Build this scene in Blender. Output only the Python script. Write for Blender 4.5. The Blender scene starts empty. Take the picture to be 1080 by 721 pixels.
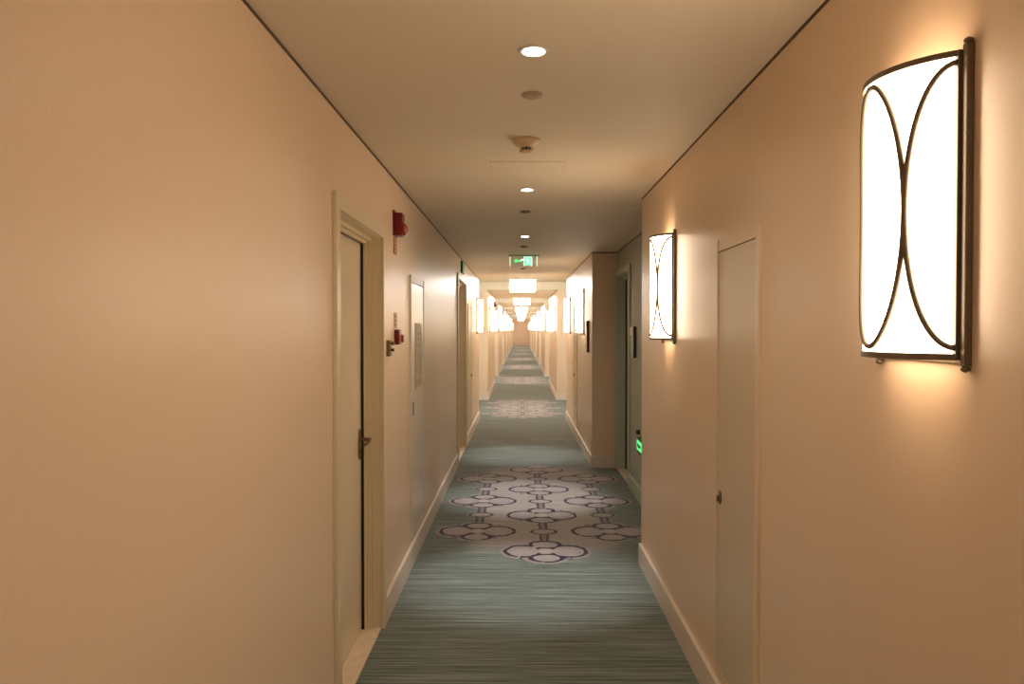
import bpy, bmesh, math
from mathutils import Vector, Matrix

PI = math.pi
scene = bpy.context.scene
COL = scene.collection

# ------------------------------------------------------------------ dimensions
EYE = 1.545          # camera height
H = 2.40             # corridor ceiling
WL = 0.718           # left wall, distance from camera axis
WR = 0.796           # right wall
RD = 1.07            # recess back wall
PER = 8.1            # bay length
R0, R1 = 4.99, 8.45  # first recess
YB, YE = -7.0, 68.0  # ends of the corridor
NB = 7
CX = 0.04            # corridor centre line
COF = 2.57           # raised ceiling over the recess bays

# ------------------------------------------------------------------ materials
def mat(name, col, rough=0.5, metal=0.0, spec=0.5, emit=None, strength=0.0, coat=0.0):
    m = bpy.data.materials.new(name)
    m.use_nodes = True
    b = m.node_tree.nodes['Principled BSDF']
    b.inputs['Base Color'].default_value = (*col, 1)
    b.inputs['Roughness'].default_value = rough
    b.inputs['Metallic'].default_value = metal
    b.inputs['Specular IOR Level'].default_value = spec
    b.inputs['Coat Weight'].default_value = coat
    if emit:
        b.inputs['Emission Color'].default_value = (*emit, 1)
        b.inputs['Emission Strength'].default_value = strength
    return m

def add_noise(m, scale, amount, bump=0.0, stretch=(1, 1, 1), detail=4.0):
    nt = m.node_tree; N = nt.nodes; L = nt.links
    b = N['Principled BSDF']
    tc = N.new('ShaderNodeTexCoord'); mp = N.new('ShaderNodeMapping')
    mp.inputs['Scale'].default_value = stretch
    no = N.new('ShaderNodeTexNoise'); no.inputs['Scale'].default_value = scale
    no.inputs['Detail'].default_value = detail
    L.new(tc.outputs['Object'], mp.inputs['Vector']); L.new(mp.outputs[0], no.inputs['Vector'])
    base = b.inputs['Base Color'].default_value[:3]
    cr = N.new('ShaderNodeValToRGB')
    cr.color_ramp.elements[0].position = 0.3; cr.color_ramp.elements[1].position = 0.7
    cr.color_ramp.elements[0].color = (*[c * (1 - amount) for c in base], 1)
    cr.color_ramp.elements[1].color = (*[min(1, c * (1 + amount)) for c in base], 1)
    L.new(no.outputs['Fac'], cr.inputs['Fac']); L.new(cr.outputs['Color'], b.inputs['Base Color'])
    if bump:
        bp = N.new('ShaderNodeBump'); bp.inputs['Strength'].default_value = bump
        bp.inputs['Distance'].default_value = 0.001
        L.new(no.outputs['Fac'], bp.inputs['Height']); L.new(bp.outputs[0], b.inputs['Normal'])
    return m

M = {}
M['wall'] = add_noise(mat('wall_vinyl', (0.83, 0.64, 0.46), 0.36, spec=0.5), 260, 0.035, 0.12)
M['recess'] = add_noise(mat('recess_paint', (0.42, 0.43, 0.34), 0.5), 200, 0.03, 0.1)  # greyer and greener than the corridor wall
M['ceiling'] = add_noise(mat('ceiling_paint', (0.80, 0.695, 0.54), 0.6, spec=0.3), 90, 0.012, 0.05)
M['gap'] = mat('shadow_gap_bronze', (0.10, 0.055, 0.025), 0.6)  # shade of the ceiling gap as colour; also hatch joints and notice edge
M['baseboard'] = mat('baseboard_paint', (0.80, 0.70, 0.61), 0.4)
M['frame'] = mat('door_frame_paint', (0.80, 0.68, 0.47), 0.36)
M['leaf'] = mat('door_leaf_paint', (0.84, 0.72, 0.53), 0.33)
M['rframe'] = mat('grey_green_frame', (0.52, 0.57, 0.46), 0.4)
M['rleaf'] = mat('grey_green_leaf', (0.46, 0.52, 0.42), 0.4)
M['wood'] = add_noise(mat('brown_wood_leaf', (0.20, 0.10, 0.05), 0.45), 12, 0.3, stretch=(1, 1, 0.1))  # dark brown leaf with upright streaks
M['hatch'] = mat('hatch_paint', (0.68, 0.565, 0.40), 0.36)
M['hframe'] = mat('hatch_frame_paint', (0.80, 0.63, 0.44), 0.36)
M['gloss'] = mat('gloss_hatch_paint', (0.74, 0.64, 0.50), 0.30, coat=0.15)
M['paper'] = mat('notice_paper', (0.66, 0.55, 0.38), 0.6)
M['stone'] = add_noise(mat('threshold_stone', (0.86, 0.71, 0.54), 0.35), 18, 0.08)
M['bronze'] = mat('dark_bronze', (0.20, 0.15, 0.10), 0.45, metal=0.3)
M['brass'] = mat('aged_brass', (0.28, 0.18, 0.09), 0.32, metal=0.9)
M['plate'] = mat('sign_plate_metal', (0.50, 0.46, 0.36), 0.35)
M['plate_head'] = mat('sign_plate_header', (0.60, 0.54, 0.36), 0.3)
M['darkplate'] = mat('sign_plate_dark', (0.045, 0.028, 0.016), 0.4)
M['black'] = mat('black_plastic', (0.012, 0.01, 0.01), 0.5)
M['red'] = mat('alarm_red', (0.17, 0.003, 0.007), 0.35)
M['redglass'] = mat('strobe_lens', (0.35, 0.06, 0.06), 0.12, coat=0.6)
M['redtag'] = mat('red_tag', (0.42, 0.12, 0.06), 0.5)
M['pinktag'] = mat('pink_tag', (0.62, 0.36, 0.26), 0.5)
M['ivory'] = mat('ivory_plastic', (0.70, 0.52, 0.33), 0.45)
M['tancap'] = mat('sprinkler_cap', (0.45, 0.33, 0.22), 0.4)
M['darkcap'] = mat('dark_ceiling_cap', (0.16, 0.10, 0.06), 0.5)
M['white'] = mat('white_trim', (0.75, 0.68, 0.58), 0.4)
M['print_red'] = mat('faded_red_print', (0.55, 0.22, 0.12), 0.6)
M['print_grey'] = mat('grey_print', (0.36, 0.28, 0.20), 0.6)
WARM = (1.0, 0.79, 0.56)
M['shade'] = mat('sconce_glass', (0.8, 0.75, 0.65), 0.5, emit=WARM, strength=7.0)
M['shade_inner'] = mat('sconce_glass_inner', (0.8, 0.75, 0.65), 0.5, emit=WARM, strength=2.8)
M['lampshade'] = mat('ceiling_lamp_shade', (0.85, 0.82, 0.75), 0.5, emit=(1.0, 0.94, 0.88), strength=17.0)
M['downlens'] = mat('downlight_lens', (0.9, 0.9, 0.9), 0.5, emit=(1.0, 0.93, 0.86), strength=6.0)
M['green'] = mat('green_sign_light', (0.02, 0.3, 0.1), 0.4, emit=(0.01, 0.25, 0.05), strength=0.25)
M['greenlit'] = mat('green_sign_bright', (0.1, 0.5, 0.25), 0.4, emit=(0.06, 0.62, 0.16), strength=0.85)
M['greendark'] = mat('green_sign_edge', (0.01, 0.12, 0.03), 0.4)
M['teal'] = mat('exit_pictogram_teal', (0.1, 0.5, 0.35), 0.4, emit=(0.22, 0.75, 0.50), strength=0.6)
M['signwhite'] = mat('exit_sign_white_edge', (0.7, 0.8, 0.7), 0.4, emit=(0.60, 1.0, 0.72), strength=0.55)

def acrylic():
    m = bpy.data.materials.new('clear_acrylic'); m.use_nodes = True
    nt = m.node_tree; N = nt.nodes; L = nt.links
    N.remove(N['Principled BSDF'])
    t = N.new('ShaderNodeBsdfTransparent'); t.inputs[0].default_value = (0.96, 0.99, 0.97, 1)
    g = N.new('ShaderNodeBsdfGlossy'); g.inputs['Roughness'].default_value = 0.1
    mx = N.new('ShaderNodeMixShader'); mx.inputs[0].default_value = 0.08
    L.new(t.outputs[0], mx.inputs[1]); L.new(g.outputs[0], mx.inputs[2])
    L.new(mx.outputs[0], N['Material Output'].inputs['Surface'])
    return m
M['acrylic'] = acrylic()

# ---- carpet: the streaked green ground and the woven medallions
class E:
    """tiny expression builder over math nodes"""
    nt = None
    def __init__(s, v): s.v = v
    @staticmethod
    def op(name, *a, clamp=False):
        n = E.nt.nodes.new('ShaderNodeMath'); n.operation = name; n.use_clamp = clamp
        for i, x in enumerate(a):
            x = x.v if isinstance(x, E) else x
            if isinstance(x, (int, float)): n.inputs[i].default_value = x
            else: E.nt.links.new(x, n.inputs[i])
        return E(n.outputs[0])
    def __add__(s, o): return E.op('ADD', s, o)
    def __sub__(s, o): return E.op('SUBTRACT', s, o)
    def __rsub__(s, o): return E.op('SUBTRACT', o, s)
    def __mul__(s, o): return E.op('MULTIPLY', s, o)
    def __truediv__(s, o): return E.op('DIVIDE', s, o)
    def abs(s): return E.op('ABSOLUTE', s)
    def min(s, o): return E.op('MINIMUM', s, o)
    def max(s, o): return E.op('MAXIMUM', s, o)
    def round(s): return E.op('ROUND', s)
    def lt(s, o): return E.op('LESS_THAN', s, o)
    def gt(s, o): return E.op('GREATER_THAN', s, o)
def hyp(a, b): return E.op('SQRT', a * a + b * b)
def smooth(x, lo, hi):      # 1 below lo, 0 above hi
    n = E.nt.nodes.new('ShaderNodeMapRange'); n.interpolation_type = 'SMOOTHSTEP'
    E.nt.links.new(x.v, n.inputs['Value'])
    n.inputs['From Min'].default_value = lo; n.inputs['From Max'].default_value = hi
    n.inputs['To Min'].default_value = 1; n.inputs['To Max'].default_value = 0
    return E(n.outputs[0])

def carpet():
    m = bpy.data.materials.new('corridor_carpet'); m.use_nodes = True
    nt = m.node_tree; N = nt.nodes; L = nt.links; E.nt = nt
    b = N['Principled BSDF']
    b.inputs['Roughness'].default_value = 0.95
    b.inputs['Specular IOR Level'].default_value = 0.15
    b.inputs['Sheen Weight'].default_value = 0.25
    b.inputs['Sheen Roughness'].default_value = 0.5
    tc = N.new('ShaderNodeTexCoord'); sp = N.new('ShaderNodeSeparateXYZ')
    L.new(tc.outputs['Object'], sp.inputs[0])
    X, Y = E(sp.outputs['X']), E(sp.outputs['Y'])
    def noise(sx, sy, detail=3.0, rough=0.6, off=0.0):
        mp = N.new('ShaderNodeMapping'); mp.inputs['Scale'].default_value = (sx, sy, 1)
        mp.inputs['Location'].default_value = (off, off, 0)
        L.new(tc.outputs['Object'], mp.inputs['Vector'])
        n = N.new('ShaderNodeTexNoise'); n.inputs['Scale'].default_value = 1
        n.inputs['Detail'].default_value = detail; n.inputs['Roughness'].default_value = rough
        L.new(mp.outputs[0], n.inputs['Vector']); return n.outputs['Fac']
    # wobble the drawing a little, as tufted lines do
    wob = (E(noise(14, 14, 2)) - 0.5) * 0.030
    wob2 = (E(noise(14, 14, 2, off=7.3)) - 0.5) * 0.030
    near = Y.lt(11.0)
    xc = near * 0.136 + 0.04
    u = X - xc + wob
    Ym = E.op('FLOORED_MODULO', Y - 4.5, PER) + 4.5 - 5.26 + wob2
    line = E(noise(9, 9, 2, off=3.1)) * 0.016 + 0.005       # pen width varies
    brk = smooth(E(noise(10, 10, 1, off=9.7)), 0.63, 0.69)
    brk2 = smooth(E(noise(13, 13, 1, off=4.7)), 0.46, 0.52)
    def column(i):
        rmax = 3 - abs(i)
        uu = u - 0.505 * i
        vv = Ym - 0.52 * abs(i)
        v2 = vv - (vv / 1.02).round().max(0).min(rmax) * 1.02
        a, c = uu.abs(), v2.abs()
        petal = hyp(a - 0.158, c * 0.90) - 0.122           # wide side petals
        tip = hyp(a * 0.80, c - 0.160) - 0.085             # smaller end petals
        lobes = petal.min(tip).min(hyp(a, c) - 0.08)
        k = ((vv - 0.51) / 1.02).round().max(0).min(rmax - 1)
        r2 = (vv - 0.51 - k * 1.02).abs()
        ring = hyp(uu * 0.85, r2 * 1.15) - 0.080
        on = vv.gt(0.0) * vv.lt(rmax * 1.02) * lobes.gt(0.0) * ring.gt(0.0)
        rad = hyp(a, c)
        ink = smooth(lobes.abs() - line, -0.003, 0.004) * brk
        ink = ink.max(smooth(ring.abs() - line * 0.8, -0.003, 0.004) * brk)
        ink = ink.max(smooth(petal.abs() - line * 0.75, -0.003, 0.004) * rad.gt(0.075) * a.gt(0.055) * c.gt(0.03) * brk)
        ink = ink.max(smooth((a - 0.026).abs() - 0.008, 0, 0.004) * on * 0.8)
        # short hooks outside the concave corners
        ink = ink.max(smooth((hyp(a - 0.150, c - 0.165) - 0.022).abs() - 0.007, 0, 0.004) * brk2 * lobes.gt(0.0))
        inside = smooth(lobes, -0.005, 0.0).max(smooth(ring, -0.005, 0.0))
        inner = smooth((petal + 0.040).abs() - 0.004, 0, 0.004) * brk2
        outer = smooth((lobes - 0.030).abs() - 0.008, 0, 0.006)
        fill = smooth(a, 0.028, 0.034) * on
        near_ = smooth(lobes, 0.0, 0.055).max(smooth(ring, 0, 0.04))
        heart = smooth(rad, 0.025, 0.055)
        return [ink, inside, inner, outer, fill, near_, heart]
    cols = [column(i) for i in (-1, 0, 1)]
    ink, inside, inner, outer, linkfill, near_, heart = [x.max(y_).max(z_) for x, y_, z_ in zip(*cols)]
    fld = (smooth(u.abs(), 0.42, 0.62) * smooth((Ym - 1.56).abs(), 1.25, 1.75)).max(near_)
    # ground streaks run across the corridor
    s1 = E(noise(1.1, 75, 6, 0.75)); s2 = E(noise(2.5, 240, 4, 0.7, 5.0)); s3 = E(noise(0.7, 1.4, 2, 0.5, 2.0))
    st = s1 * 0.62 + s2 * 0.38
    cr = N.new('ShaderNodeValToRGB'); e = cr.color_ramp.elements
    e[0].position = 0.40; e[0].color = (0.030, 0.042, 0.038, 1)
    e[1].position = 0.59; e[1].color = (0.33, 0.40, 0.385, 1)
    q = cr.color_ramp.elements.new(0.475); q.color = (0.11, 0.145, 0.136, 1)
    q = cr.color_ramp.elements.new(0.53); q.color = (0.185, 0.236, 0.222, 1)
    L.new(st.v, cr.inputs['Fac'])
    def mix(f, A, B):
        n = N.new('ShaderNodeMix'); n.data_type = 'RGBA'
        L.new(f.v, n.inputs['Factor'])
        for s, x in ((6, A), (7, B)):
            if isinstance(x, tuple): n.inputs[s].default_value = (*x, 1)
            else: L.new(x, n.inputs[s])
        return n.outputs[2]
    taupe = N.new('ShaderNodeValToRGB'); e = taupe.color_ramp.elements
    e[0].position = 0.35; e[0].color = (0.30, 0.265, 0.26, 1)
    e[1].position = 0.65; e[1].color = (0.58, 0.52, 0.50, 1)
    L.new(st.v, taupe.inputs['Fac'])
    c1 = mix(fld * 0.92, cr.outputs['Color'], taupe.outputs['Color'])
    dash = smooth(E(noise(2.2, 330, 2, 0.5, 11.0)), 0.36, 0.43)
    c1 = mix(dash * 0.75, c1, (0.030, 0.036, 0.033))
    lite = smooth(1.0 - E(noise(2.0, 300, 2, 0.5, 17.0)), 0.36, 0.42)
    c1 = mix(lite * 0.35, c1, (0.52, 0.58, 0.55))
    c2 = mix(inside * 0.4, c1, (0.42, 0.36, 0.40))
    c2 = mix(linkfill * 0.6, c2, (0.13, 0.10, 0.14))
    c2 = mix(heart * 0.6, c2, (0.55, 0.47, 0.40))
    c3 = mix(outer * 0.40, c2, (0.42, 0.31, 0.38))
    c3 = mix(inner * 0.35, c3, (0.16, 0.11, 0.17))
    c4 = mix(ink, c3, (0.022, 0.011, 0.042))
    L.new(c4, b.inputs['Base Color'])
    bp = N.new('ShaderNodeBump'); bp.inputs['Strength'].default_value = 0.35; bp.inputs['Distance'].default_value = 0.003
    L.new(noise(220, 320, 2), bp.inputs['Height']); L.new(bp.outputs[0], b.inputs['Normal'])
    return m
M['carpet'] = carpet()

# ------------------------------------------------------------------ mesh helpers
class MB:
    def __init__(s): s.bm = bmesh.new(); s.mi = 0
    def _faces(s, fs):
        for f in fs: f.material_index = s.mi
    def box(s, x0, x1, y0, y1, z0, z1, bevel=0.0):
        r = bmesh.ops.create_cube(s.bm, size=1.0)
        vs = r['verts']
        for v in vs:
            v.co = Vector(((x0 + x1) / 2 + v.co.x * abs(x1 - x0), (y0 + y1) / 2 + v.co.y * abs(y1 - y0), (z0 + z1) / 2 + v.co.z * abs(z1 - z0)))
        fs = set(f for v in vs for f in v.link_faces)
        s._faces(fs)
        if bevel:
            es = list(set(e for v in vs for e in v.link_edges))
            r = bmesh.ops.bevel(s.bm, geom=es, offset=bevel, segments=2, affect='EDGES', profile=0.7)
            s._faces(r['faces'])
        return s
    def tube(s, pts, r, seg=10, flat=1.0, caps=True, closed=False):
        pts = [Vector(p) for p in pts]; rings = []
        n = len(pts)
        up = Vector((0, 0, 1))
        for i, p in enumerate(pts):
            if closed: t = pts[(i + 1) % n] - pts[i - 1]
            else: t = pts[min(i + 1, n - 1)] - pts[max(i - 1, 0)]
            t.normalize()
            ref = up if abs(t.dot(up)) < 0.95 else Vector((1, 0, 0))
            if rings: 
                ref = prev
            a = (ref - t * ref.dot(t)).normalized(); b_ = t.cross(a)
            prev = a
            rr = r[i] if isinstance(r, (list, tuple)) else r
            rings.append([s.bm.verts.new(p + a * math.cos(2 * PI * k / seg) * rr + b_ * math.sin(2 * PI * k / seg) * rr * flat) for k in range(seg)])
        fs = []
        for i in range(n if closed else n - 1):
            A, B = rings[i], rings[(i + 1) % n]
            for k in range(seg):
                f = s.bm.faces.new((A[k], A[(k + 1) % seg], B[(k + 1) % seg], B[k])); f.smooth = True; fs.append(f)
        if caps and not closed:
            fs.append(s.bm.faces.new(list(reversed(rings[0])))); fs.append(s.bm.faces.new(rings[-1]))
        s._faces(fs); return s
    def lathe(s, prof, loc=(0, 0, 0), axis='Z', seg=32, smooth=True, sy=1.0):
        """profile of (radius, height); axis Z or X"""
        loc = Vector(loc); rings = []
        for r, h in prof:
            ring = []
            for k in range(seg):
                a = 2 * PI * k / seg
                if axis == 'Z': p = Vector((r * math.cos(a), r * math.sin(a) * sy, h))
                else: p = Vector((h, r * math.cos(a), r * math.sin(a) * sy))
                ring.append(s.bm.verts.new(loc + p))
            rings.append(ring)
        fs = []
        for A, B in zip(rings, rings[1:]):
            for k in range(seg):
                f = s.bm.faces.new((A[k], A[(k + 1) % seg], B[(k + 1) % seg], B[k])); f.smooth = smooth; fs.append(f)
        fs.append(s.bm.faces.new(list(reversed(rings[0])))); fs.append(s.bm.faces.new(rings[-1]))
        s._faces(fs); return s
    def prism(s, poly, x0, x1, axis='X'):
        """polygon in the two other axes, extruded along axis"""
        def P(u, v, w):
            return {'X': (w, u, v), 'Y': (u, w, v), 'Z': (u, v, w)}[axis]
        A = [s.bm.verts.new(P(u, v, x0)) for u, v in poly]; B = [s.bm.verts.new(P(u, v, x1)) for u, v in poly]
        fs = [s.bm.faces.new(A), s.bm.faces.new(list(reversed(B)))]
        n = len(poly)
        for k in range(n): fs.append(s.bm.faces.new((A[k], B[k], B[(k + 1) % n], A[(k + 1) % n])))
        s._faces(fs); return s
    def build(s, name, mats, parent=None, loc=(0, 0, 0)):
        bmesh.ops.recalc_face_normals(s.bm, faces=s.bm.faces)
        me = bpy.data.meshes.new(name); s.bm.to_mesh(me); s.bm.free()
        for m in (mats if isinstance(mats, (list, tuple)) else [mats]): me.materials.append(m)
        o = bpy.data.objects.new(name, me); COL.objects.link(o)
        o.location = loc
        if parent: o.parent = parent
        return o

def empty(name, loc, rz=0.0):
    o = bpy.data.objects.new(name, None); COL.objects.link(o)
    o.empty_display_size = 0.1; o.location = loc; o.rotation_euler = (0, 0, rz); return o
def tag(o, label, cat, group=None):
    o['label'] = label; o['category'] = cat
    if group: o['group'] = group
    return o
def struct(o, label=None):
    o['kind'] = 'structure'
    if label: o['label'] = label
    return o
def dup(root, loc, rz, label, group=None):
    r = root.copy(); COL.objects.link(r); r.location = loc; r.rotation_euler = (0, 0, rz); r['label'] = label
    if group: r['group'] = group
    for ch in list(root.children):
        c = ch.copy(); COL.objects.link(c); c.parent = r
        for g in list(ch.children):
            d = g.copy(); COL.objects.link(d); d.parent = c
    return r

# ------------------------------------------------------------------ the shell
MB().box(-1.6, 1.6, YB, YE, -0.10, 0.0).build('floor', M['carpet'])
struct(bpy.data.objects['floor'], 'green streaked corridor carpet with woven scroll medallions')

D1 = (2.955, 3.88, 2.012)
D2 = (8.62, 9.85, 2.125)
D3 = (7.44, 8.36, 2.12)      # in the near right recess

def wall(side, name, w, holes, recess_from):
    b = MB()
    T = 0.34
    def seg(x0, x1, y0, y1, z0=0.0, z1=H, extra=0.0):
        a, c = side * x0, side * x1
        b.box(min(a, c), max(a, c), y0, y1, z0, z1 + extra)
    recs = [(R0 + PER * k, R1 + PER * k) for k in range(recess_from, NB + 1)]
    y = YB
    stops = recs + [(YE, YE)]
    for (a, c) in stops:
        # solid wall from y to a, minus the door holes
        cur = y
        for (h0, h1, hz) in holes:
            if y < h0 < a:
                seg(w, w + T, cur, h0); seg(w, w + T, h0, h1, hz, H); cur = h1
        seg(w, w + T, cur, a)
        if a < YE:
            hs = [h for h in (D3,) if a < h[0] < c and side > 0]
            top = H if a < 8 else COF
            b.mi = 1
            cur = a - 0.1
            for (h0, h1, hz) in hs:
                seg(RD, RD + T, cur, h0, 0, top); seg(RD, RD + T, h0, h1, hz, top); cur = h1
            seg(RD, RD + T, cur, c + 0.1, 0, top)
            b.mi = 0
        y = c
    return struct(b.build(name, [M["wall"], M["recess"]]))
struct(wall(-1, 'wall_left', WL, (D1, D2), 1), 'peach vinyl wall on the left of the corridor')
struct(wall(1, 'wall_right', WR, (), 0), 'peach vinyl wall on the right with door recesses')
M['endwall'] = mat('end_wall_paint', (0.93, 0.74, 0.60), 0.6)
struct(MB().box(-1.4, 1.4, YE, YE + 0.2, 0, 3).build('wall_front', M['endwall']), 'distant end wall of the corridor')
struct(MB().box(-1.4, 1.4, YB - 0.2, YB, 0, 3).build('wall_back', M['wall']), 'end wall behind the camera')
b = MB(); y = YB
for k in range(1, NB + 1):
    a, c = R0 + PER * k, R1 + PER * k
    b.box(-1.45, 1.45, y, a, H, 2.8)
    b.box(-1.45, 1.45, a, c, COF, 2.8)
    y = c
b.box(-1.45, 1.45, y, YE, H, 2.8)
struct(b.build('ceiling', M['ceiling']), 'cream plaster ceiling stepping up over the door bays')

# dark strips painted as the shade of the gap under the ceiling
def runs(side):
    k0 = 0 if side > 0 else 1
    out = []; y = YB
    for k in range(k0, NB + 1):
        out.append((y, R0 + PER * k)); y = R1 + PER * k
    out.append((y, YE)); return out
for i, (side, w) in enumerate(((-1, WL), (1, WR))):
    b = MB()
    for (a, c) in runs(side):
        x0, x1 = side * (w - 0.003), side * (w + 0.01)
        b.box(min(x0, x1), max(x0, x1), a, c, H - 0.009, H)
    if side > 0:
        b.box(RD - 0.003, RD + 0.01, R0, R1, H - 0.011, H)
        b.box(WR, RD, R1 - 0.003, R1 + 0.01, H - 0.011, H)
    struct(b.build('trim_%d' % (i + 1), M['gap']), 'thin dark shadow line between wall and ceiling')

# baseboards
BH, BT = 0.135, 0.017
def baseboard(side, w, name, doors):
    b = MB()
    def bar(x0, x1, y0, y1):
        # board with a chamfered, slightly thinner top lip
        b.box(x0, x1, y0, y1, 0, BH)
    def along(y0, y1, ww):
        p = [(side * ww, 0), (side * (ww - BT), 0), (side * (ww - BT), BH - 0.002), (side * (ww - BT + 0.002), BH), (side * ww, BH)]
        b.prism(p, y0, y1, 'Y')
    for (a, c) in runs(side):
        cur = a
        for (h0, h1) in doors:
            if a < h0 < c: along(cur, h0, w); cur = h1
        along(cur, c, w)
    for k in range(0 if side > 0 else 1, NB + 1):
        a, c = R0 + PER * k, R1 + PER * k
        xa, xb = sorted((side * (w - BT), side * RD))
        p = [(c, 0), (c - BT, 0), (c - BT, BH - 0.002), (c - BT + 0.002, BH), (c, BH)]
        b.prism(p, xa, xb, 'X')
        if k == 0 and side > 0:
            b.mi = 1; along(a, D3[0] - 0.06, RD); b.mi = 0  # board in the near recess is grey-green
        else:
            along(a, c, RD)
        bx = sorted((side * (w - BT), side * RD))
        b.box(bx[0], bx[1], a, a + BT, 0, BH - 0.006)
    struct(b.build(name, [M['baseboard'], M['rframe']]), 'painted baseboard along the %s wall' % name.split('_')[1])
baseboard(-1, WL, 'baseboard_left', [(D1[0] - 0.055, D1[1] + 0.055), (D2[0] - 0.055, D2[1] + 0.055)])
baseboard(1, WR, 'baseboard_right', [])
MBf = MB().box(-WL + BT, WR - BT, YE - BT, YE, 0, BH); struct(MBf.build('baseboard_front', M['baseboard']))

# ------------------------------------------------------------------ doors
def door(idx, side, w, spec, fm, lm, label, handle=True):
    y0, y1, zt = spec
    d = empty('door_%d' % idx, (side * w, (y0 + y1) / 2, 0)); struct(d, label)
    ox, oy = side * w, (y0 + y1) / 2
    def bx(b, d0, d1, a, c, z0, z1, bevel=0):
        xa, xb = sorted((side * (w + d0) - ox, side * (w + d1) - ox))
        b.box(xa, xb, a - oy, c - oy, z0, z1, bevel)
    cw = 0.062
    b = MB()
    bx(b, -0.018, 0.0, y0 - cw, y0, 0, zt + cw, 0.003); bx(b, -0.018, 0.0, y1, y1 + cw, 0, zt + cw, 0.003)
    bx(b, -0.018, 0.0, y0, y1, zt, zt + cw, 0.003)
    # reveal lining, then two rebates stepping in to the leaf
    e = 0.004
    for (d0, d1, s) in ((0.0, 0.045, e), (0.045, 0.066, 0.020), (0.066, 0.080, 0.034), (0.094, 0.17, 0.026)):
        bx(b, d0, d1, y0, y0 + s, 0, zt); bx(b, d0, d1, y1 - s, y1, 0, zt); bx(b, d0, d1, y0 + s, y1 - s, zt - s, zt)
    b.build('door_frame', fm, d)
    g = 0.034
    b = MB(); bx(b, 0.080, 0.094, y0, y0 + g, 0, zt); bx(b, 0.080, 0.094, y1 - g, y1, 0, zt); bx(b, 0.080, 0.094, y0 + g, y1 - g, zt - g, zt)
    b.build('rubber_gasket', M['black'], d)  # black strip round jambs and head, just in front of the leaf
    b = MB(); bx(b, 0.095, 0.14, y0 + g, y1 - g, 0.012, zt - g, 0.002); leaf = b.build('door_leaf', lm, d)
    b = MB(); bx(b, 0.145, 0.155, y0 + 0.02, y1 - 0.02, 0.0, zt - 0.01); b.build('door_stop', M['black'], d)  # unseen dark backing sheet behind the leaf, keeps its gaps black
    b = MB(); bx(b, -0.001, 0.096, y0 + e, y1 - e, 0.0, 0.010, 0.002); b.build('threshold', M['stone'], d)
    if handle:
        hy = y1 - g - 0.045; hz = 0.99
        hx = side * (w + 0.095)
        b = MB()
        s = -side
        # long plate
        p = []
        for k in range(24):
            a = 2 * PI * k / 24
            p.append((hy - oy + 0.021 * math.cos(a), hz - 0.025 + (0.075 * (1 if math.sin(a) > 0 else -1) * abs(math.sin(a)) ** 0.7)))
        xa, xb = hx - ox, hx - ox + s * 0.008
        b.prism(p, min(xa, xb), max(xa, xb), 'X')
        b.build('handle_plate', M['brass'], d)
        b = MB()
        pts = [(hx - ox + s * t, hy - oy + dy, hz + dz) for t, dy, dz in ((0.0, 0, 0), (0.03, 0, 0), (0.05, -0.004, 0.002), (0.058, -0.02, 0.004), (0.058, -0.05, 0.0), (0.056, -0.09, -0.008), (0.050, -0.12, -0.010))]
        b.tube(pts, [0.011, 0.009, 0.009, 0.009, 0.009, 0.008, 0.007], 12)
        b.lathe([(0.016, 0), (0.016, 0.006), (0.010, 0.012)], (hx - ox if s > 0 else hx - ox - 0.012, hy - oy, hz), 'X', 20)
        b.build('lever_handle', M['brass'], d)
        b = MB(); b.lathe([(0.010, -0.002), (0.010, 0.003), (0.006, 0.006)], (hx - ox + s * 0.009, hy - oy, hz - 0.06), 'X', 16)
        b.build('keyhole', M['darkplate'], d)
    return d
door(1, -1, WL, D1, M['frame'], M['leaf'], 'cream painted door set deep in the left wall, nearest the camera')
door(2, -1, WL, D2, M['frame'], M['wood'], 'brown door in a cream frame farther down the left wall', handle=False)
door(3, 1, RD, D3, M['rframe'], M['rleaf'], 'grey-green door in the recess on the right', handle=False)

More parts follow.
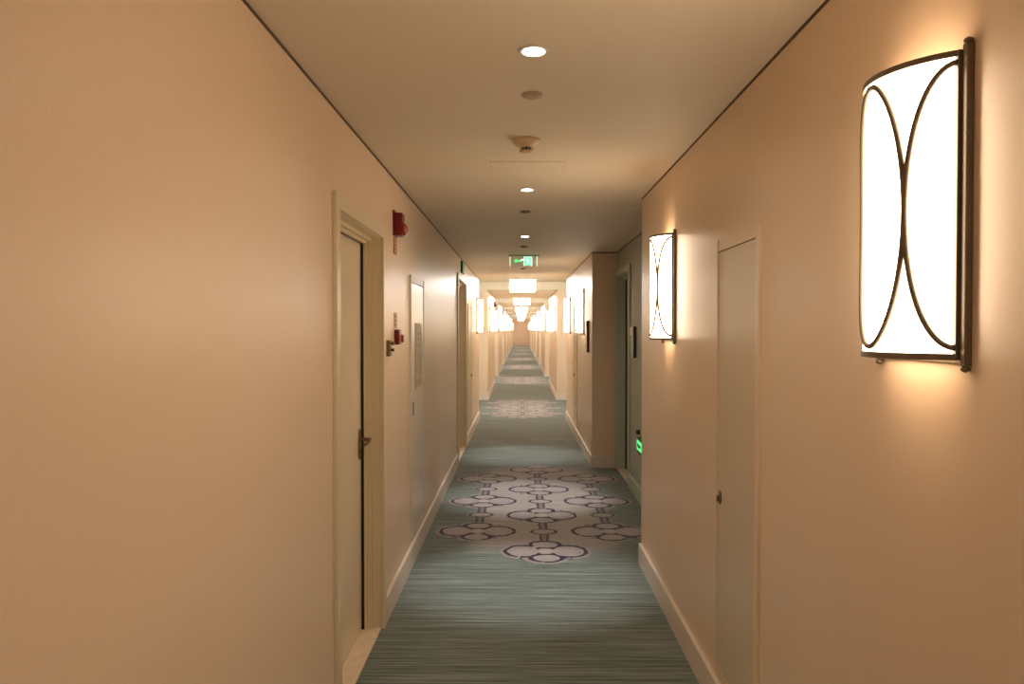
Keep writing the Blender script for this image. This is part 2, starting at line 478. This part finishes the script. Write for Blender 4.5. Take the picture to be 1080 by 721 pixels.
# ------------------------------------------------------------------ service hatches
def hatch(name, label, side, w, y0, y1, pm, fm, lock_far=True, pull='oval'):
    z0, z1 = EYE - 1.377, EYE + 0.352
    oy = (y0 + y1) / 2
    h = empty(name, (side * w, oy, z0)); tag(h, label, 'service door')
    L = y1 - y0
    def bx(b, p0, p1, a, c, za, zb, bev=0):
        xa, xb = sorted((-side * p0, -side * p1)); b.box(xa, xb, a - oy, c - oy, za - z0, zb - z0, bev)
    b = MB(); fw = 0.028
    bx(b, 0, 0.012, y0, y0 + fw, z0, z1, .002); bx(b, 0, 0.012, y1 - fw, y1, z0, z1, .002)
    bx(b, 0, 0.010, y0 + fw, y1 - fw, z1 - 0.045, z1, .002); bx(b, 0, 0.010, y0 + fw, y1 - fw, z0, z0 + 0.03, .002)
    b.build('hatch_frame', fm, h)
    b = MB(); bx(b, 0, 0.002, y0 + fw, y1 - fw, z0 + 0.03, z1 - 0.045); b.build('gap_backing', M['gap'], h)
    b = MB(); bx(b, 0.002, 0.009, y0 + fw + 0.0015, y1 - fw - 0.0015, z0 + 0.032, z1 - 0.049, .0015)
    p = b.build('hatch_panel', pm, h)
    if pull == 'oval':
        hy = (y1 - fw - 0.050 if lock_far else y0 + fw + 0.035) - oy; hz = 0.885 - z0
        b = MB(); xs = -side * 0.009
        b.lathe([(0.013, 0.0), (0.015, 0.002), (0.014, 0.006), (0.010, 0.008)] if side < 0 else [(0.010, -0.008), (0.014, -0.006), (0.015, -0.002), (0.013, 0.0)], (xs, hy, hz), 'X', 24, sy=1.9)
        b.build('lock_plate', M['brass'], h)
        b = MB(); xa, xb = sorted((-side * 0.015, -side * 0.025)); b.box(xa, xb, hy - 0.004, hy + 0.004, hz - 0.016, hz + 0.006, 0.002)
        b.build('thumb_turn', M['brass'], h)
    else:
        hy = (y0 + 0.09) - oy
        b = MB(); xa, xb = sorted((-side * 0.009, -side * 0.013)); b.box(xa, xb, hy - 0.012, hy + 0.012, 0.975 - z0, 1.065 - z0, 0.002)
        b.build('recessed_pull', M['darkcap'], h)
    return h
hatch('service_hatch', 'narrow painted service door low on the right wall between the two nearest sconces', 1, WR, 2.517, 3.06, M['hatch'], M['hframe'])
hatch('service_hatch', 'narrow service door on the right wall just past the first recess', 1, WR, 2.517 + PER, 3.06 + PER, M['hatch'], M['hframe'])
hatch('service_hatch', 'narrow service door on the left wall beyond the brown door', -1, WL, 10.25, 10.95, M['hatch'], M['white'])
fh = hatch('service_hatch', 'glossy pale fire cabinet door on the left wall carrying a printed notice', -1, WL, 4.90, 5.56, M['gloss'], M['white'], pull='slot')
# the printed notice on the fire cabinet door
nz0, nz1 = EYE - 0.41, EYE + 0.04
nt_ = empty('wall_notice', (-WL + 0.009, 5.26, nz0)); tag(nt_, 'vertical printed notice with faded red characters on the fire cabinet door', 'notice')
MB().box(0, 0.0012, -0.17, 0.17, 0, nz1 - nz0).build('notice_sheet', M['paper'], nt_)
MB().box(0, 0.0025, -0.172, -0.166, 0, nz1 - nz0).build('notice_edge', M['gap'], nt_)
def glyph(cy, cz, s, name, m, x=0.0012):
    b = MB(); t = s * 0.13
    for dz in (-0.35, 0.0, 0.35): b.box(x, x + 0.0008, cy - s * 0.4, cy + s * 0.4, cz + dz * s - t / 2, cz + dz * s + t / 2)
    b.box(x, x + 0.0009, cy - t / 2, cy + t / 2, cz - s * 0.42, cz + s * 0.42)
    b.build(name, m, nt_)
for cy in (-0.07, 0.07):
    for i in range(3): glyph(cy, 0.22 - i * 0.05, 0.045, 'red_print', M['print_red'])
for cy in (-0.10, -0.04, 0.03, 0.10):
    for cz in (0.03, 0.055): glyph(cy, cz, 0.024, 'grey_print', M['print_grey'])
for cy in (-0.08, -0.02, 0.06, 0.12):
    for cz in (0.30, 0.34, 0.38): glyph(cy, cz, 0.020, 'grey_print', M['print_grey'])

# ------------------------------------------------------------------ sconces
def make_sconce(loc, rz, label, group):
    s = empty('wall_sconce', loc, rz); tag(s, label, 'wall lamp', group)
    # local: +x out of the wall, y along it, z from the lower end of the posts
    HT = 0.589
    for z in (0.020, HT - 0.022):
        b = MB(); b.box(0.001, 0.009, -0.148, 0.148, z - 0.006, z + 0.006, 0.0015)
        b.build('back_rail', M['bronze'], s)
    for y in (-0.160, 0.160):
        b = MB(); b.box(0.0, 0.014, y - 0.007, y + 0.007, 0.010, HT - 0.010, 0.0025)
        for z in (0.005, HT - 0.005):
            b.lathe([(0.002, -0.006), (0.0075, -0.003), (0.0085, 0.0), (0.0075, 0.003), (0.002, 0.006)], (0.0075, y, z), 'Z', 16)
        b.build('post', M['bronze'], s)
    C = -0.065; R = 0.166; TH = math.radians(60.9)
    zb, zt = 0.030, 0.563
    def P(r, th, z): return (C + r * math.cos(th), r * math.sin(th), z)
    n = 28
    # glass barrel with real thickness
    b = MB()
    def arcband(b, r0, r1, z0, z1, th=TH):
        vs = []
        for i in range(n + 1):
            t = -th + 2 * th * i / n
            vs.append([b.bm.verts.new(P(r, t, z)) for r, z in ((r0, z0), (r1, z0), (r1, z1), (r0, z1))])
        fs = []
        for A, B in zip(vs, vs[1:]):
            for k in range(4):
                f = b.bm.faces.new((A[k], A[(k + 1) % 4], B[(k + 1) % 4], B[k])); fs.append(f)
                if k in (1, 3): f.smooth = False
        fs.append(b.bm.faces.new(vs[0])); fs.append(b.bm.faces.new(list(reversed(vs[-1]))))
    arcband(b, R - 0.003, R, zb, zt)
    gs = b.build('glass_shade', [M['shade'], M['shade_inner']], s)
    for p in gs.data.polygons:
        q = p.center - Vector((C, 0, p.center.z))
        if p.normal.dot(q) < 0: p.material_index = 1
    for z0, z1 in ((zb - 0.010, zb + 0.002), (zt - 0.002, zt + 0.009)):
        b = MB(); arcband(b, R - 0.004, R + 0.004, z0, z1); b.build('curved_rail', M['bronze'], s)
    for sg in (-1, 1):
        b = MB(); x, y, _ = P(R, sg * TH, 0)
        b.box(0.003, 0.020, y - 0.006, y + 0.006, zb - 0.01, zt + 0.009, 0.001)
        # little brackets tying the shade to the posts
        for z in (zb, zt):
            b.box(0.004, 0.012, min(y, sg * 0.160), max(y, sg * 0.160), z - 0.005, z + 0.005)
        b.build('side_stile', M['bronze'], s)
    zc, hz = (zb + zt) / 2, (zt - zb) / 2 - 0.012
    hw = math.radians(30.3)
    def strap(c, a0, a1, m):
        b = MB(); pts = []
        for i in range(m + 1):
            a = a0 + (a1 - a0) * i / m
            th = c + hw * math.sin(a) if False else c + hw * math.cos(a)
            pts.append(P(R + 0.003, th, zc + hz * math.sin(a)))
        b.tube(pts, 0.0056, 8, caps=True); b.build('strap', M['bronze'], s)
    strap(0.0, -PI / 2, PI / 2, 36); strap(0.0, PI / 2, 3 * PI / 2, 36)
    strap(-TH, -PI / 2 + 0.03, PI / 2 - 0.03, 36); strap(TH, PI / 2 + 0.03, 3 * PI / 2 - 0.03, 36)
    return s
Z0 = EYE - 0.076
proto = make_sconce((WR, 1.5125, Z0), PI, 'large bronze-strapped wall sconce on the right wall, nearest the camera', None)
dup(proto, (WR, 4.0615, Z0), PI, 'bronze-strapped wall sconce on the right wall beyond the service door, second from the camera')
dup(proto, (WR, -4.04, Z0), PI, 'wall sconce on the right wall behind the camera')
ordn = ['first', 'second', 'third', 'fourth', 'fifth', 'sixth', 'seventh', 'eighth']
sm = 0
for k in range(1, NB + 2):  # last pass adds one sconce per wall to brighten the end wall
    for j, y in enumerate((1.5125, 4.0615)):
        yy = y + PER * k
        if yy > YE - 0.5: continue
        pos = 'nearer' if j == 0 else 'farther'
        grp = 'lit wall sconces along the far corridor'
        dup(proto, (WR, yy, Z0), PI, 'wall sconce on right wall, %s of the pair after the %s recess' % (pos, ordn[k - 1]), grp)
        if k == 1 and j == 0: continue
        dup(proto, (-WL, yy + (0.35 if k == 1 else 0), Z0), 0, ('lit wall sconce on left wall just before the first left recess' if k == 1 else 'wall sconce on left wall, %s of the pair after its %s recess' % (pos, ordn[k - 2])), grp)

# ------------------------------------------------------------------ ceiling box lamps over the recess bays
def make_box_lamp(loc, label):
    t = empty('ceiling_lamp', loc); tag(t, label, 'ceiling lamp', 'box lamps along the far corridor ceiling')
    top = COF - loc[2]
    b = MB(); b.box(-0.245, 0.245, -0.245, 0.245, 0.004, 0.225, 0.01); b.build('fabric_shade', M['lampshade'], t)
    b = MB()
    for z in (0.0, 0.222):
        for (a, c, d, e) in ((-.252, .252, -.252, -.244), (-.252, .252, .244, .252), (-.252, -.244, -.244, .244), (.244, .252, -.244, .244)):
            b.box(a, c, d, e, z, z + 0.008)
    b.build('rim', M['white'], t)
    b = MB(); b.lathe([(0.07, top - 0.012), (0.07, top)], (0, 0, 0), 'Z', 24); b.lathe([(0.012, 0.222), (0.012, top - 0.01)], (0, 0, 0), 'Z', 12); b.build('canopy', M['white'], t)
    return t
cl = make_box_lamp((CX, 14.75, 2.28), 'square white box lamp under the ceiling past the exit sign, nearest of its row')
for k in range(2, NB + 1):
    dup(cl, (CX, 14.75 + PER * (k - 1), 2.28), 0, 'square white box lamp on the far corridor ceiling, %s from the camera' % ordn[k - 1])

# ------------------------------------------------------------------ ceiling fittings
def make_downlight(loc, label):
    t = empty('recessed_downlight', loc); tag(t, label, 'ceiling light', 'small round downlights in the near ceiling')
    b = MB()
    b.lathe([(0.036, -0.0005), (0.048, -0.0005), (0.048, -0.003), (0.044, -0.006), (0.036, -0.005)], (0, 0, 0), 'Z', 40)
    bm = b.bm
    b.build('trim_ring', M['white'], t)
    b = MB(); b.lathe([(0.034, -0.0075), (0.034, -0.0055)], (0, 0, 0), 'Z', 32); b.build('lens', M['downlens'], t)
    l = bpy.data.lights.new('downlight_beam', 'SPOT'); l.energy = 66.0; l.color = (1.0, 0.97, 0.93)
    l.spot_size = math.radians(44); l.spot_blend = 0.8; l.shadow_soft_size = 0.03
    l2 = bpy.data.lights.new('downlight_spill', 'SPOT'); l2.energy = 8.0; l2.color = (1.0, 0.90, 0.76)  # added wide spot, ambient fill for the lower walls and recess
    l2.spot_size = math.radians(155); l2.spot_blend = 1.0; l2.shadow_soft_size = 0.035
    lo = bpy.data.objects.new('downlight_spill', l2); COL.objects.link(lo); lo.parent = t; lo.location = (0, 0, -0.02)
    lo = bpy.data.objects.new('downlight_beam', l); COL.objects.link(lo); lo.parent = t; lo.location = (0, 0, -0.02)
    return t
dl = make_downlight((CX, 2.34, H), 'bright round recessed downlight at the top of the picture, nearest the camera')
dup(dl, (CX, 4.65, H), 0, 'small round recessed downlight just beyond the smoke detector')
dup(dl, (CX, 6.98, H), 0, 'small round recessed downlight just before the green exit sign')
dup(dl, (CX, 9.30, H), 0, 'small round recessed downlight just behind the green exit sign')
dup(dl, (CX, 0.03, H), 0, 'recessed downlight above the camera')
dup(dl, (CX, -2.3, H), 0, 'recessed downlight behind the camera')

def cap(x, y, m, label, r=0.038):
    b = MB(); b.lathe([(r, 0), (r, -0.004), (r * 0.93, -0.009), (r * 0.5, -0.011)], (0, 0, 0), 'Z', 32)
    o = b.build('sprinkler_cover', m, None, (x, y, H)); return tag(o, label, 'sprinkler cover')
cap(0.042, 2.78, M['tancap'], 'flat round sprinkler cover between the nearest downlight and the smoke detector')
cap(0.035, 5.52, M['darkcap'], 'round brown sprinkler cover between the second and third downlights')
cap(0.035, 7.86, M['darkcap'], 'small dark sprinkler cover just in front of the exit sign')
cap(0.035, 10.7, M['darkcap'], 'small dark sprinkler cover just beyond the exit sign')
cap(0.78, 5.34, M['white'], 'pale sprinkler cover on the ceiling by the right recess', 0.03)

t = empty('smoke_detector', (0.026, 3.44, H)); tag(t, 'round tan smoke detector with dark sensor cage on the ceiling', 'smoke detector')
b = MB(); b.lathe([(0.062, 0), (0.062, -0.008), (0.056, -0.020), (0.040, -0.032), (0.032, -0.038)], (0, 0, 0), 'Z', 40); b.build('detector_base', M['ivory'], t)
b = MB(); b.lathe([(0.020, -0.037), (0.021, -0.049), (0.021, -0.050)], (0, 0, 0), 'Z', 32)
b.build('sensor_core', M['black'], t)
b = MB()
for k in range(10):
    a = 2 * PI * k / 10
    b.box(0.026 * math.cos(a) - 0.0015, 0.026 * math.cos(a) + 0.0015, 0.026 * math.sin(a) - 0.0015, 0.026 * math.sin(a) + 0.0015, -0.050, -0.036)
b.lathe([(0.030, -0.050), (0.028, -0.055), (0.012, -0.058)], (0, 0, 0), 'Z', 32)
b.build('sensor_cage', M['ivory'], t)

# ceiling access panel, four hairline edges
t = empty('access_panel', (0.035, 4.08, H)); tag(t, 'square access panel with hairline edges in the ceiling behind the smoke detector', 'access panel')
MB().box(-0.19, 0.19, -0.19, 0.19, -0.002, 0.0, 0.0008).build('panel', M['ceiling'], t)
b = MB()
for (a, c, d, e) in ((-.194, .194, -.194, -.1905), (-.194, .194, .1905, .194), (-.194, -.1905, -.19, .19), (.1905, .194, -.19, .19)):
    b.box(a, c, d, e, -0.0012, 0)
b.build('edge_gap', M['ivory'], t)

# exit sign hanging from the ceiling
t = empty('exit_sign', (0.035, 8.77, H)); tag(t, 'clear hanging exit sign with green arrow and running figure', 'exit sign')
b = MB(); b.box(-0.18, 0.18, -0.022, 0.022, -0.016, 0, 0.003); b.build('ceiling_bar', M['plate'], t)
MB().box(-0.165, 0.165, -0.003, 0.003, -0.130, -0.014, 0.001).build('clear_panel', M['acrylic'], t)
b = MB(); yy = -0.0045
# arrow pointing left
b.prism([(-0.115, -0.068), (-0.075, -0.040), (-0.075, -0.058), (-0.020, -0.058), (-0.020, -0.078), (-0.075, -0.078), (-0.075, -0.096)], yy, -0.003, 'Y')
b.build('arrow', M['greenlit'], t)
pic = MB().box(0.008, 0.085, yy, -0.003, -0.122, -0.026).build('pictogram_panel', M['teal'], t)
b = MB()
for (x0, x1, z0, z1) in ((0.0, 0.008, -0.128, -0.018), (0.085, 0.100, -0.128, -0.018), (0.008, 0.085, -0.026, -0.018), (0.150, 0.160, -0.128, -0.018), (-0.160, -0.152, -0.128, -0.018)):
    b.box(x0, x1, yy, -0.003, z0, z1)
b.build('white_border', M['signwhite'], t)
b = MB(); y2 = (-0.0055, -0.0045)
def limb(p, q, r):
    d = Vector((q[0] - p[0], q[1] - p[1])); nrm = Vector((-d.y, d.x)).normalized() * r
    b.prism([(p[0] + nrm.x, p[1] + nrm.y), (q[0] + nrm.x, q[1] + nrm.y), (q[0] - nrm.x, q[1] - nrm.y), (p[0] - nrm.x, p[1] - nrm.y)], y2[0], y2[1], 'Y')
hx, hz = 0.040, -0.042
b.prism([(hx + 0.007 * math.cos(a * PI / 6), hz + 0.007 * math.sin(a * PI / 6)) for a in range(12)], y2[0], y2[1], 'Y')
limb((0.044, -0.050), (0.052, -0.080), 0.007); limb((0.052, -0.080), (0.038, -0.094), 0.004); limb((0.038, -0.094), (0.036, -0.112), 0.004)
limb((0.052, -0.080), (0.064, -0.096), 0.004); limb((0.064, -0.096), (0.077, -0.098), 0.004)
limb((0.045, -0.054), (0.028, -0.064), 0.003); limb((0.028, -0.064), (0.022, -0.056), 0.003); limb((0.047, -0.054), (0.064, -0.060), 0.003)
b.build('running_figure', M['signwhite'], t)

# ------------------------------------------------------------------ left wall fittings
t = empty('fire_alarm_sounder', (-WL, 4.32, EYE + 0.525)); tag(t, 'dark red fire alarm sounder high on the left wall past the near door', 'fire alarm')
b = MB(); b.box(0, 0.010, -0.058, 0.058, 0.0, 0.145, 0.003); b.build('back_plate', M['red'], t)
b = MB(); b.box(0.008, 0.052, -0.050, 0.050, 0.004, 0.132, 0.010); b.build('housing', M['red'], t)
b = MB(); b.lathe([(0.034, 0.050), (0.033, 0.060), (0.026, 0.070), (0.012, 0.076)], (0, 0, 0.042), 'X', 28); b.build('strobe_lens', M['redglass'], t)
o = MB().box(0, 0.003, -0.05, 0.05, 0, 0.092, 0.001).build('alarm_tag', M['redtag'], None, (-WL, 4.33, EYE + 0.428)); tag(o, 'small rust-red tag stuck on the wall below the fire alarm sounder', 'tag')
b = MB()
for z in (0.018, 0.040, 0.062, 0.080):
    b.box(0.003, 0.0036, -0.03, 0.03, z - 0.004, z + 0.004)
b.build('tag_marks', M['pinktag'], o)
t = empty('manual_call_point', (-WL, 4.345, EYE - 0.088)); tag(t, 'small square red fire call point on the left wall beside the metal switch', 'fire alarm')
b = MB(); b.box(0, 0.028, -0.043, 0.043, 0, 0.086, 0.005); b.build('housing', M['red'], t)
b = MB(); b.box(0.027, 0.033, -0.030, 0.030, 0.012, 0.066, 0.002); b.build('press_panel', M['pinktag'], t)
b = MB(); b.box(0.030, 0.046, -0.006, 0.034, 0.012, 0.056, 0.003); b.build('hinged_cover', M['redglass'], t)
o = MB().box(0, 0.003, -0.043, 0.043, 0, 0.090, 0.001).build('call_point_tag', M['pinktag'], None, (-WL, 4.345, EYE + 0.004)); tag(o, 'faded pink tag on the wall above the red call point', 'tag')
b = MB()
for z in (0.02, 0.045, 0.07): b.box(0.003, 0.0036, -0.028, 0.028, z - 0.004, z + 0.004)
b.build('tag_marks', M['redtag'], o)
t = empty('key_switch', (-WL, 4.08, EYE - 0.145)); tag(t, 'grey metal wall switch with two knobs beside the near left door', 'switch')
b = MB(); b.box(0, 0.020, -0.035, 0.035, 0, 0.086, 0.002); b.build('switch_box', M['brass'], t)
for z in (0.033, 0.068):
    b = MB(); b.lathe([(0.007, 0.019), (0.007, 0.032), (0.010, 0.033), (0.010, 0.038)], (0, 0.0, z), 'X', 16); b.build('knob', M['brass'], t)
# small exit light above the second left door
t = empty('door_exit_light', (-WL, 9.25, EYE + 0.68)); tag(t, 'small dark-edged green light box above the brown door on the left', 'exit sign')
b = MB(); b.box(0, 0.024, -0.15, 0.15, 0, 0.14, 0.003); b.build('light_housing', M['darkplate'], t)
b = MB(); b.box(0.024, 0.027, -0.14, 0.14, 0.01, 0.13); b.build('lit_face', M['green'], t)
# distant alarm
o = empty('fire_alarm_sounder', (-WL, 20.5, EYE + 0.60)); tag(o, 'tiny red fire alarm high on the left wall far down the corridor', 'fire alarm')
MB().box(0, 0.05, -0.05, 0.05, 0, 0.14, 0.01).build('housing', M['red'], o)
MB().lathe([(0.034, 0.048), (0.03, 0.066), (0.012, 0.076)], (0, 0, 0.045), 'X', 20).build('strobe_lens', M['redglass'], o)

# ------------------------------------------------------------------ right side: room plates and low exit light
def plate(w, y, z0, z1, label):
    t = empty('room_plate', (w, y, z0)); tag(t, label, 'room sign')
    hh = z1 - z0
    b = MB(); b.box(-0.026, 0, -0.050, 0.130, 0.0, hh, 0.002); b.build('back_board', M['plate'], t)
    b = MB(); b.box(-0.028, 0.0, -0.060, -0.050, 0.0, hh, 0.002); b.build('dark_edge_strip', M['darkplate'], t)
    b = MB(); b.box(-0.034, -0.025, -0.048, 0.140, hh - 0.080, hh - 0.004, 0.003); b.build('header_block', M['plate_head'], t)
    return t
plate(RD, 7.07, EYE - 0.265, EYE + 0.025, 'tall narrow metal room plate in the right recess beside the grey-green door')
plate(WR, 8.86, EYE - 0.27, EYE + 0.10, 'tall dark room plate at the corner of the right wall past the recess')
o = MB().lathe([(0.006, -0.020), (0.012, -0.018), (0.012, 0)], (0, 0, 0), 'X', 16).build('door_bell', M['brass'], None, (WR, 9.12, EYE - 0.20)); tag(o, 'tiny round brass bell button beside the dark room plate', 'bell button')

t = empty('low_exit_light', (RD, 6.52, EYE - 1.10)); tag(t, 'glowing green low-level exit light in the right recess above the baseboard', 'exit sign')
b = MB()
hh = 0.15
b.prism([(-0.26, 0.03), (-0.23, 0.0), (0.20, 0.0), (0.255, 0.04), (0.255, 0.11), (0.20, hh), (-0.23, hh), (-0.26, 0.12)], -0.030, 0.0, 'X'); b.build('light_housing', M['greendark'], t)
b = MB(); b.box(-0.034, -0.029, -0.23, 0.235, 0.035, 0.118, 0.002); b.build('lit_face', M['greenlit'], t)
b = MB(); yy = -0.0352
b.prism([(0.21, 0.076), (0.13, 0.108), (0.13, 0.088), (0.02, 0.088), (0.02, 0.064), (0.13, 0.064), (0.13, 0.044)], -0.0352, -0.034, 'X'); b.build('arrow', M['greendark'], t)
o = MB().lathe([(0.007, -0.034), (0.021, -0.028), (0.023, -0.010), (0.023, 0)], (0, 0, 0), 'X', 20).build('door_stop_knob', M['darkplate'], None, (RD, 6.81, EYE - 0.925)); tag(o, 'small dark round knob on the wall above the low green exit light', 'wall knob')

# ------------------------------------------------------------------ camera, world, view
cam = bpy.data.cameras.new('camera'); cam.sensor_width = 36.0; cam.sensor_fit = 'HORIZONTAL'
F = 800.0
cam.lens = F / 1080 * 36.0; cam.clip_end = 200; cam.clip_start = 0.02
co = bpy.data.objects.new('camera', cam); COL.objects.link(co)
co.location = (0, 0, EYE)
co.rotation_euler = (PI / 2 - math.atan(13.5 / F), 0, math.atan(9.0 / F))
scene.camera = co
w = bpy.data.worlds.new('world'); scene.world = w; w.use_nodes = True
w.node_tree.nodes['Background'].inputs[0].default_value = (0, 0, 0, 1)
scene.view_settings.view_transform = 'Standard'
scene.view_settings.look = 'None'
scene.view_settings.gamma = 1.0
scene.view_settings.use_curve_mapping = False
scene.view_settings.exposure = 1.05
